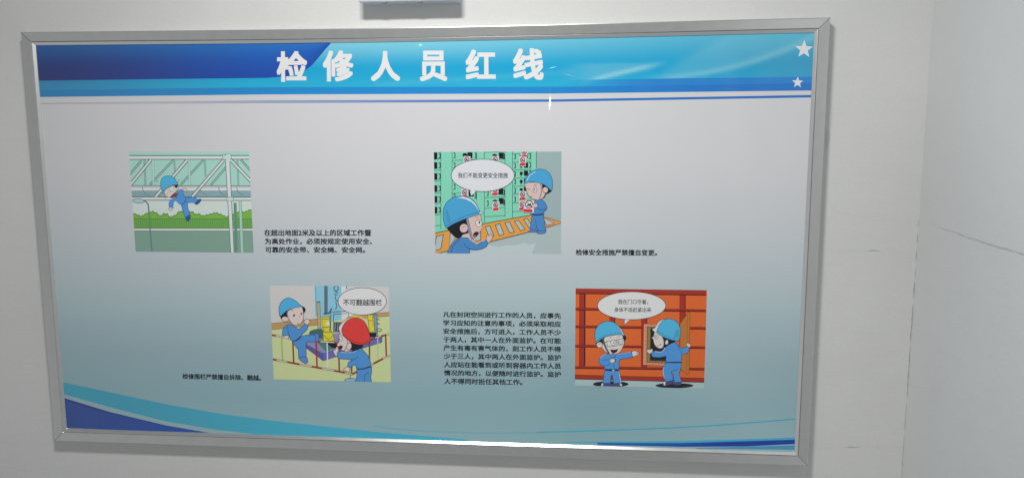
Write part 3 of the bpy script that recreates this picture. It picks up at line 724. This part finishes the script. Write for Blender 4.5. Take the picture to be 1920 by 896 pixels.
# 3: worker climbing the railing
a = Art(-0.00002, 1.5, frame_box((505.5, 534.5), (733, 716))); full(a, (184, 194, 142)); a.use(495, 525, 4.48)
a.poly((188, 186, 184), [(20, 20), (1090, 20), (1090, 268), (930, 284), (640, 300), (20, 366)]); a.poly((172, 138, 88), [(20, 367), (470, 323), (470, 374), (20, 420)], line=(90, 70, 50), w=3); a.poly((172, 138, 88), [(900, 284), (1090, 264), (1090, 298), (900, 314)], line=(90, 70, 50), w=3)
a.poly((124, 180, 202), [(422, 20), (650, 20), (650, 330), (560, 350), (432, 300)]); a.poly((206, 212, 216), [(650, 20), (690, 20), (720, 300), (650, 330)])
a.line((90, 130, 150), 4, [(432, 20), (440, 300)]); a.poly((96, 112, 128), [(505, 20), (536, 20), (536, 282), (505, 282)]); a.line((60, 70, 84), 4, [(520, 40), (520, 282)]); a.line((60, 70, 84), 10, [(500, 284), (545, 278), (570, 236)])
a.poly((172, 152, 118), [(445, 180), (470, 180), (478, 430), (452, 430)], line=(80, 76, 70), w=3); a.line((70, 80, 90), 7, [(442, 184), (472, 184)])
a.ell(None, 606, 70, 19, 20, 0, (60, 74, 90), 6)
for p in ([(594, 92), (622, 104), (590, 118), (618, 130)], [(600, 130), (600, 160), (622, 172), (598, 186)], [(606, 190), (612, 220), (600, 248)], [(690, 44), (696, 76)]): a.line((70, 88, 104), 6, p)
a.line((90, 104, 118), 7, [(560, 440), (560, 268), (712, 260), (716, 330)]); a.line((70, 84, 96), 5, [(584, 440), (584, 286), (700, 280)]); a.poly((206, 214, 218), [(655, 285), (700, 280), (700, 320), (660, 335)])
a.poly((52, 66, 78), [(588, 352), (655, 352), (655, 436), (588, 436)]); 
for x in (600, 622, 640): a.line((140, 160, 172), 5, [(x, 360), (x - 6, 430)])
a.poly((130, 128, 168), [(340, 532), (440, 470), (640, 440), (990, 470), (990, 480), (495, 618)]); a.poly((78, 82, 148), [(340, 532), (495, 616), (497, 676), (345, 562)], line=(50, 50, 100), w=3); a.poly((96, 98, 160), [(495, 616), (992, 478), (992, 520), (497, 676)], line=(50, 50, 100), w=3)
a.poly((58, 98, 94), [(384, 430), (470, 406), (500, 430), (500, 488), (400, 480)], True); a.poly((70, 116, 106), [(450, 524), (520, 520), (620, 560), (520, 600)]); a.poly(BLK, [(535, 530), (620, 530), (620, 570), (570, 565)], True)
YE = (208, 188, 52); YD = (110, 96, 30)
a.poly(YE, [(486, 314), (550, 302), (556, 396), (548, 420), (575, 438), (592, 508), (500, 516), (496, 436), (505, 416), (490, 400)], line=YD, w=4); a.line(YD, 5, [(492, 396), (554, 392)]); a.line(YD, 5, [(500, 436), (572, 436)]); a.poly((224, 214, 180), [(522, 350), (550, 348), (552, 376), (524, 380)]); a.line(YD, 4, [(488, 330), (550, 322)]); a.line(YD, 4, [(502, 460), (540, 500), (575, 470)])
a.poly(YE, [(690, 320), (740, 288), (860, 288), (760, 318)], line=YD, w=3); a.poly((180, 140, 100), [(800, 300), (870, 288), (860, 330)])
a.poly(YE, [(868, 292), (914, 290), (918, 380), (946, 392), (948, 432), (884, 436), (880, 380)], line=YD, w=4); a.line(YD, 4, [(872, 340), (916, 338)])
a.poly((120, 138, 150), [(924, 284), (950, 284), (956, 470), (930, 470)], line=(60, 76, 86), w=3); a.ell(None, 965, 418, 24, 12, 0, (70, 86, 96), 5); a.line((60, 76, 86), 7, [(945, 330), (970, 330)]); a.line((60, 76, 86), 7, [(945, 360), (972, 370)]); a.poly(BLK, [(884, 440), (946, 440), (940, 478), (890, 478)])
ill3 = a.build('illustration', board, label='picture of a worker climbing over a striped railing in a pump room')
RD = (158, 52, 50); PL = (206, 204, 180)
def rails(seq, w=10):
    for i, (p, q) in enumerate(zip(seq[:-1], seq[1:])):
        a.line((80, 50, 44), w + 3, [p, q]); a.line(RD if i % 2 == 0 else PL, w - 2, [p, q])
def rl(p, q, n): return [(p[0] + (q[0] - p[0]) * i / n, p[1] + (q[1] - p[1]) * i / n) for i in range(n + 1)]
a.line((150, 150, 110), 9, [(148, 480), (156, 676)]); a.line((206, 206, 206), 10, [(530, 524), (536, 740)]); a.line((170, 176, 140), 9, [(955, 482), (958, 668)])
for p, q, c in (((54, 455), (66, 662), RD), ((242, 505), (250, 694), RD), ((438, 520), (446, 736), RD), ((626, 530), (633, 768), RD), ((886, 500), (886, 700), RD), ((1022, 462), (1028, 644), RD), ((735, 700), (738, 792), RD)):
    a.line((80, 40, 40), 11, [p, q]); a.line(c, 7, [p, q])
rails([(50, 458), (100, 466), (165, 478), (205, 486), (225, 490)]); rails([(430, 514), (475, 516), (590, 522), (625, 530)]); rails(rl((888, 498), (1075, 444), 4))
rails([(62, 662), (108, 670), (195, 686), (300, 706), (400, 724), (490, 740), (590, 758), (680, 776), (742, 790)]); rails([(742, 790), (780, 766), (920, 700), (1000, 658), (1080, 622)])
a.build('striped_railing', ill3, label='red and white railing')
bubble(a, 826, 178, 203, 114, [(704, 262), (716, 312), (772, 286)], ill3, [('不可翻越围栏', (643.4, 560.7), (716, 560.9), (643.6, 572.6))], (0.05, 0.055, 0.08), 0.016)
a.use(500, 530, 4.716)
a.poly((92, 122, 178), [(418, 482), (436, 444), (460, 462), (458, 508), (430, 520)], True, (50, 70, 120), 4); a.poly((92, 122, 178), [(284, 655), (345, 650), (364, 690), (345, 712), (300, 684)], True, (50, 70, 120), 4)
a.poly(BLUE, [(232, 518), (300, 474), (380, 458), (430, 466), (424, 518), (352, 528), (350, 640), (330, 654), (285, 650), (278, 590), (245, 545)], True, OL, 4)
a.poly(SKIN, [(152, 470), (188, 470), (186, 490), (160, 488)], True)
a.poly(BLUE, [(140, 455), (148, 402), (190, 368), (240, 382), (285, 408), (332, 368), (366, 372), (356, 412), (312, 456), (292, 482), (235, 514), (205, 484), (190, 462), (150, 468)], True, OL, 4); a.line(BLK, 7, [(230, 516), (270, 504), (306, 478)], True); a.line(OL, 4, [(186, 380), (190, 430), (205, 480)], True); a.line((206, 206, 200), 3, [(270, 388), (300, 380), (330, 362)], True)
a.poly(BLK, [(126, 290), (180, 248), (205, 300), (170, 325), (130, 318)], True); a.poly(BLK, [(300, 204), (338, 220), (342, 250), (322, 276), (312, 250)], True)
a.poly(SKIN, [(185, 262), (205, 238), (300, 204), (326, 268), (322, 328), (295, 366), (262, 376), (215, 356), (192, 310)], True, (90, 60, 60), 3.5)
a.ell(SKIN, 164, 320, 30, 23, 0.2, (90, 60, 60), 3.5); a.line((140, 138, 160), 8, [(182, 262), (196, 320), (228, 362)], True)
a.ell(BLK, 243, 288, 9, 10); a.ell(BLK, 308, 272, 7, 9); a.ell((120, 40, 50), 278, 362, 6, 6); a.line((90, 60, 60), 3, [(286, 298), (296, 292)]); a.line((110, 80, 70), 5, [(218, 246), (234, 240)])
a.poly(SKIN, [(330, 345), (345, 322), (372, 325), (384, 352), (360, 368), (340, 362)], True, (90, 60, 60), 3.5)
a.poly(WHT, [(205, 130), (255, 140), (300, 175), (316, 206), (280, 180)], True); smile_helmet([(114, 285), (110, 220), (135, 165), (190, 133), (250, 152), (290, 186), (306, 208), (240, 222), (180, 246), (128, 290)], w=4)
a.build('cartoon_worker', ill3, label='worker in blue helmet sitting on the railing')
a.use(590, 530, 4.716)
a.ell((128, 168, 188), 316, 860, 50, 19, 0, (60, 80, 90), 4); a.line((120, 120, 110), 6, [(316, 800), (316, 856)])
a.poly(SKIN, [(182, 640), (160, 592), (176, 596), (188, 574), (202, 562), (212, 600), (205, 640)], True, (90, 60, 60), 3.5); a.poly(SKIN, [(250, 772), (285, 740), (315, 756), (306, 780), (290, 792), (276, 778)], True, (90, 60, 60), 3.5)
a.poly(BLUE, [(372, 758), (480, 744), (505, 740), (502, 800), (495, 830), (508, 890), (358, 890), (374, 820)], False, OL, 4)
a.poly(BLUE, [(204, 612), (250, 606), (330, 612), (400, 578), (442, 610), (482, 662), (498, 730), (478, 748), (400, 762), (374, 756), (356, 722), (322, 742), (294, 738), (300, 700), (332, 680), (222, 668), (204, 650)], True, OL, 4)
a.line((210, 214, 226), 4, [(230, 612), (330, 614), (375, 592)], True); a.line(BLK, 7, [(376, 758), (430, 758), (498, 736)], True); a.line(OL, 4, [(320, 682), (360, 668), (380, 650)], True); a.line(OL, 4, [(478, 790), (440, 820), (446, 880)], True)
a.poly(BLK, [(290, 490), (345, 530), (420, 545), (428, 562), (400, 582), (345, 602), (315, 570)], True)
a.poly(SKIN, [(230, 450), (285, 495), (318, 530), (305, 570), (312, 600), (275, 606), (232, 588), (205, 560), (198, 542), (214, 520), (206, 496), (214, 466)], True, (90, 60, 60), 3.5)
a.ell(SKIN, 305, 560, 22, 32, 0.2, (90, 60, 60), 3.5); a.line((140, 138, 160), 9, [(286, 506), (290, 540), (262, 600)], True)
a.ell((215, 212, 208), 228, 496, 17, 22, 0, (90, 70, 70), 3.5); a.ell(BLK, 220, 498, 5, 8); a.poly((60, 28, 36), [(212, 562), (232, 552), (250, 560), (240, 582), (222, 582)], True)
a.poly(WHT, [(222, 430), (214, 398), (228, 370), (262, 336), (300, 314), (345, 308), (300, 360), (262, 440), (240, 462)], True, (90, 80, 90), 3)
a.poly((206, 58, 56), [(240, 432), (250, 382), (290, 332), (350, 309), (410, 320), (450, 358), (476, 420), (492, 500), (470, 532), (410, 546), (340, 532), (280, 492)], True, (110, 26, 34), 4)
a.line((150, 34, 38), 4, [(255, 462), (310, 502), (380, 526), (440, 528), (480, 505)], True)
a.build('cartoon_worker', ill3, label='worker in red helmet seen from behind')

# 4: two workers at the hatch of an orange tank
a = Art(-0.00002, 1.6, frame_box((1079.3, 540.5), (1320, 728))); full(a, (206, 92, 44)); a.use(1070, 530, 4.37)
DR = (146, 46, 34); DD = (70, 26, 24)
for x0, x1, y1 in ((70, 112, 690), (318, 360, 690), (578, 622, 700), (892, 936, 700)):
    a.poly(DR, [(x0, 30), (x1, 30), (x1 - 3, y1), (x0 - 3, y1)]); a.line(DD, 6, [(x1 + 3, 88), (x1, y1)])
a.poly((52, 26, 28), [(113, 88), (122, 88), (120, 676), (110, 676)])
for y, h in ((40, 44), (206, 12), (350, 12), (508, 12), (684, 12)):
    a.poly(DR, [(20, y), (1110, y + 14), (1110, y + 14 + h), (20, y + h)]); a.line(DD, 7, [(20, y + h + 3), (1110, y + h + 17)]); a.line((110, 34, 28), 4, [(20, y), (1110, y + 14)])
a.poly(DR, [(20, 752), (1110, 780), (1110, 812), (20, 786)]); a.line((110, 34, 28), 5, [(20, 754), (1110, 782)]); a.line(DD, 6, [(20, 786), (1110, 814)])
rnd = random.Random(11)
for i in range(46):
    x, y = rnd.uniform(60, 1080), rnd.uniform(100, 740); a.line((176, 66, 32), 4, [(x, y), (x + 6, y - 5)])
a.poly((150, 172, 172), [(20, 789), (1110, 817), (1110, 900), (20, 900)]); a.poly((166, 184, 184), [(20, 840), (1110, 868), (1110, 900), (20, 900)])
a.poly((214, 132, 106), [(598, 335), (800, 338), (800, 680), (592, 672)], line=(120, 60, 46), w=4); a.poly((128, 108, 62), [(626, 360), (800, 362), (800, 656), (624, 650)], line=(70, 50, 36), w=4); a.poly((30, 34, 38), [(654, 370), (800, 372), (800, 640), (650, 636)])
for i in range(11): a.line((150, 76, 60), 4, [(606, 360 + i * 28), (616, 362 + i * 28)])
for i in range(6): a.line((150, 76, 60), 4, [(630 + i * 24, 346), (640 + i * 24, 347)]); a.line((150, 76, 60), 4, [(620 + i * 24, 662), (630 + i * 24, 663)])
a.poly((168, 104, 48), [(895, 335), (966, 238), (978, 250), (975, 430), (970, 735), (952, 748), (895, 700)], line=(110, 66, 36), w=3); a.line((140, 84, 40), 4, [(958, 260), (950, 730)])
a.poly((190, 96, 66), [(978, 425), (996, 432), (990, 520), (976, 520)])
a.ell((30, 34, 38), 328, 828, 146, 25); a.ell((30, 34, 38), 850, 840, 156, 21)
ill4 = a.build('illustration', board, label='orange picture of two workers at a tank hatch')
bubble(a, 499, 187, 280, 114, [(440, 292), (440, 343), (494, 296)], ill4, [('我在门口守着，', (1158.8, 561), (1215.3, 561.3), (1158.9, 570.2)), ('身体不适赶紧出来', (1151.7, 575.8), (1221, 576.2), (1151.9, 584.6))], (0.05, 0.06, 0.08))
a.use(1100, 590, 6.18)
PU = (66, 66, 104)
a.poly(PU, [(172, 826), (196, 788), (276, 786), (284, 826)], True); a.poly(PU, [(300, 826), (312, 788), (392, 786), (410, 826)], True); a.ell(WHT, 180, 806, 10, 18, 0.3); a.ell(WHT, 396, 806, 10, 18, -0.3)
a.poly(BLUE, [(214, 630), (370, 630), (386, 700), (398, 790), (312, 792), (300, 700), (282, 700), (272, 790), (188, 788), (200, 700)], False, OL, 5)
a.line((200, 200, 220), 5, [(372, 660), (388, 730), (396, 784)])
a.poly(SKIN, [(525, 430), (545, 415), (575, 420), (604, 438), (606, 456), (590, 470), (556, 478), (530, 478)], True, (80, 50, 50), 4)
for y in (440, 452, 462): a.line((80, 50, 50), 3, [(572, y), (602, y)])
a.poly(BLUE, [(206, 628), (205, 590), (160, 575), (138, 545), (150, 500), (190, 460), (240, 450), (340, 455), (430, 440), (520, 424), (532, 490), (440, 506), (378, 516), (372, 630)], False, OL, 5)
a.line((206, 210, 226), 5, [(156, 500), (190, 466), (228, 456)], True); a.line((206, 210, 226), 4, [(350, 456), (430, 444), (515, 428)])
a.line(OL, 4, [(180, 530), (215, 518), (260, 514)], True); a.line(OL, 4, [(316, 560), (318, 625)]); a.line(OL, 5, [(270, 480), (300, 500), (340, 470)]); a.line(OL, 4, [(205, 588), (250, 580), (268, 552)], True)
a.line(BLK, 14, [(216, 634), (290, 642), (370, 638)]); a.poly(WHT, [(296, 634), (322, 636), (320, 648), (296, 646)])
a.poly(SKIN, [(270, 528), (285, 508), (320, 505), (328, 530), (318, 550), (280, 552)], True, (80, 50, 50), 4); a.line(BLK, 6, [(318, 508), (334, 530), (322, 548)], True)
a.poly(BLK, [(108, 325), (150, 285), (205, 258), (222, 330), (170, 330), (125, 345)], True); a.poly(BLK, [(410, 228), (446, 240), (458, 268), (444, 298), (424, 300)], True)
a.poly(SKIN, [(200, 275), (240, 248), (400, 228), (424, 295), (440, 300), (438, 335), (424, 360), (385, 428), (320, 456), (250, 448), (195, 402), (165, 352), (200, 330)], True, (80, 50, 50), 4.5)
a.ell(SKIN, 150, 346, 36, 33, 0.1, (80, 50, 50), 4.5); a.line((110, 75, 75), 4, [(135, 340), (150, 330), (166, 342)], True)
a.line((70, 80, 96), 18, [(186, 262), (200, 320), (226, 388), (262, 450)], True)
a.poly((206, 206, 206), [(230, 308), (345, 288), (352, 356), (244, 368)], line=(70, 84, 90), w=5); a.poly((206, 206, 206), [(358, 286), (428, 274), (436, 336), (372, 350)], line=(70, 84, 90), w=5)
a.line((70, 84, 90), 5, [(205, 316), (232, 312)]); a.ell((220, 218, 212), 306, 322, 30, 32, 0, (80, 80, 80), 4); a.ell(BLK, 314, 322, 6, 8); a.ell((220, 218, 212), 396, 306, 24, 30, 0, (80, 80, 80), 4); a.ell(BLK, 398, 308, 5, 7)
a.line((110, 80, 70), 4, [(262, 268), (290, 258)]); a.line((110, 80, 70), 4, [(360, 254), (385, 248)])
a.poly((46, 22, 34), [(274, 402), (320, 406), (366, 396), (345, 428), (300, 452)], False, (60, 30, 40), 4); a.poly((170, 60, 66), [(290, 432), (316, 430), (302, 450)])
smile_helmet([(108, 312), (94, 240), (106, 170), (150, 110), (220, 76), (290, 78), (350, 110), (400, 170), (438, 238), (400, 228), (300, 234), (200, 260), (122, 316)], w=5)
a.poly((206, 222, 230), [(345, 112), (378, 150), (408, 200), (420, 232), (434, 236), (400, 170)])
a.line((40, 96, 130), 4, [(116, 300), (195, 246), (300, 220), (400, 214)], True)
a.build('cartoon_worker', ill4, label='worker with glasses pointing with one arm')
a.use(1195, 580, 5.78)
a.poly(PU, [(288, 806), (330, 776), (392, 768), (398, 800), (350, 812), (308, 828)], True); a.poly(PU, [(394, 790), (470, 784), (474, 806), (440, 818), (396, 816)], True); a.ell(WHT, 294, 800, 9, 22, 0.2)
a.poly(BLUE, [(308, 574), (477, 574), (468, 640), (452, 690), (478, 782), (402, 788), (386, 700), (366, 672), (392, 762), (310, 782), (288, 740), (276, 660), (285, 610)], False, OL, 4.5); a.line(OL, 4, [(366, 690), (385, 660), (440, 646)], True); a.line((206, 210, 226), 5, [(284, 630), (278, 670), (292, 740)], True)
a.poly(SKIN, [(96, 432), (112, 434), (118, 418), (130, 436), (160, 424), (166, 450), (150, 472), (118, 472)], True, (80, 50, 50), 4); a.poly(SKIN, [(530, 370), (545, 362), (560, 372), (574, 370), (574, 398), (556, 410), (540, 396)], True, (80, 50, 50), 4)
a.poly(BLUE, [(152, 490), (160, 455), (200, 450), (262, 455), (310, 402), (370, 362), (412, 350), (442, 388), (490, 422), (545, 398), (562, 430), (545, 470), (482, 482), (478, 566), (308, 570), (312, 502), (240, 518), (165, 512)], False, OL, 4.5)
a.line((206, 210, 226), 5, [(190, 452), (262, 456), (300, 412)], True); a.line(OL, 4, [(440, 390), (462, 440), (482, 480)], True); a.line(BLK, 9, [(306, 572), (400, 574), (480, 570)])
a.poly(BLK, [(262, 292), (330, 322), (410, 338), (372, 364), (322, 384), (290, 410), (280, 350)], True)
a.poly(SKIN, [(190, 246), (215, 248), (270, 295), (284, 345), (286, 400), (250, 422), (210, 406), (182, 370), (172, 322), (154, 304), (176, 290), (180, 262)], True, (80, 50, 50), 4)
a.line((110, 112, 136), 8, [(280, 318), (288, 360), (276, 408)], True); a.ell(SKIN, 318, 354, 18, 27, 0.2, (80, 50, 50), 4)
a.ell((215, 212, 208), 206, 298, 19, 22, 0, (80, 70, 70), 4); a.ell(BLK, 202, 296, 5, 7); a.line((90, 50, 50), 4, [(214, 390), (236, 388), (256, 372)], True)
a.poly(WHT, [(163, 212), (192, 196), (235, 130), (300, 102), (320, 104), (250, 150), (214, 245), (182, 238)], True, (90, 90, 100), 4)
smile_helmet([(212, 248), (222, 200), (255, 140), (305, 106), (360, 101), (420, 126), (456, 180), (469, 240), (458, 310), (442, 336), (360, 326), (270, 290)], w=4.5)
a.line((40, 96, 130), 4, [(216, 230), (280, 272), (360, 304), (448, 314)], True)
for i in range(6): a.line((40, 96, 130), 3.5, [(395 + i * 4, 290 - i * 12), (458, 286 - i * 13)])
a.build('cartoon_worker', ill4, label='worker leaning into the open hatch')
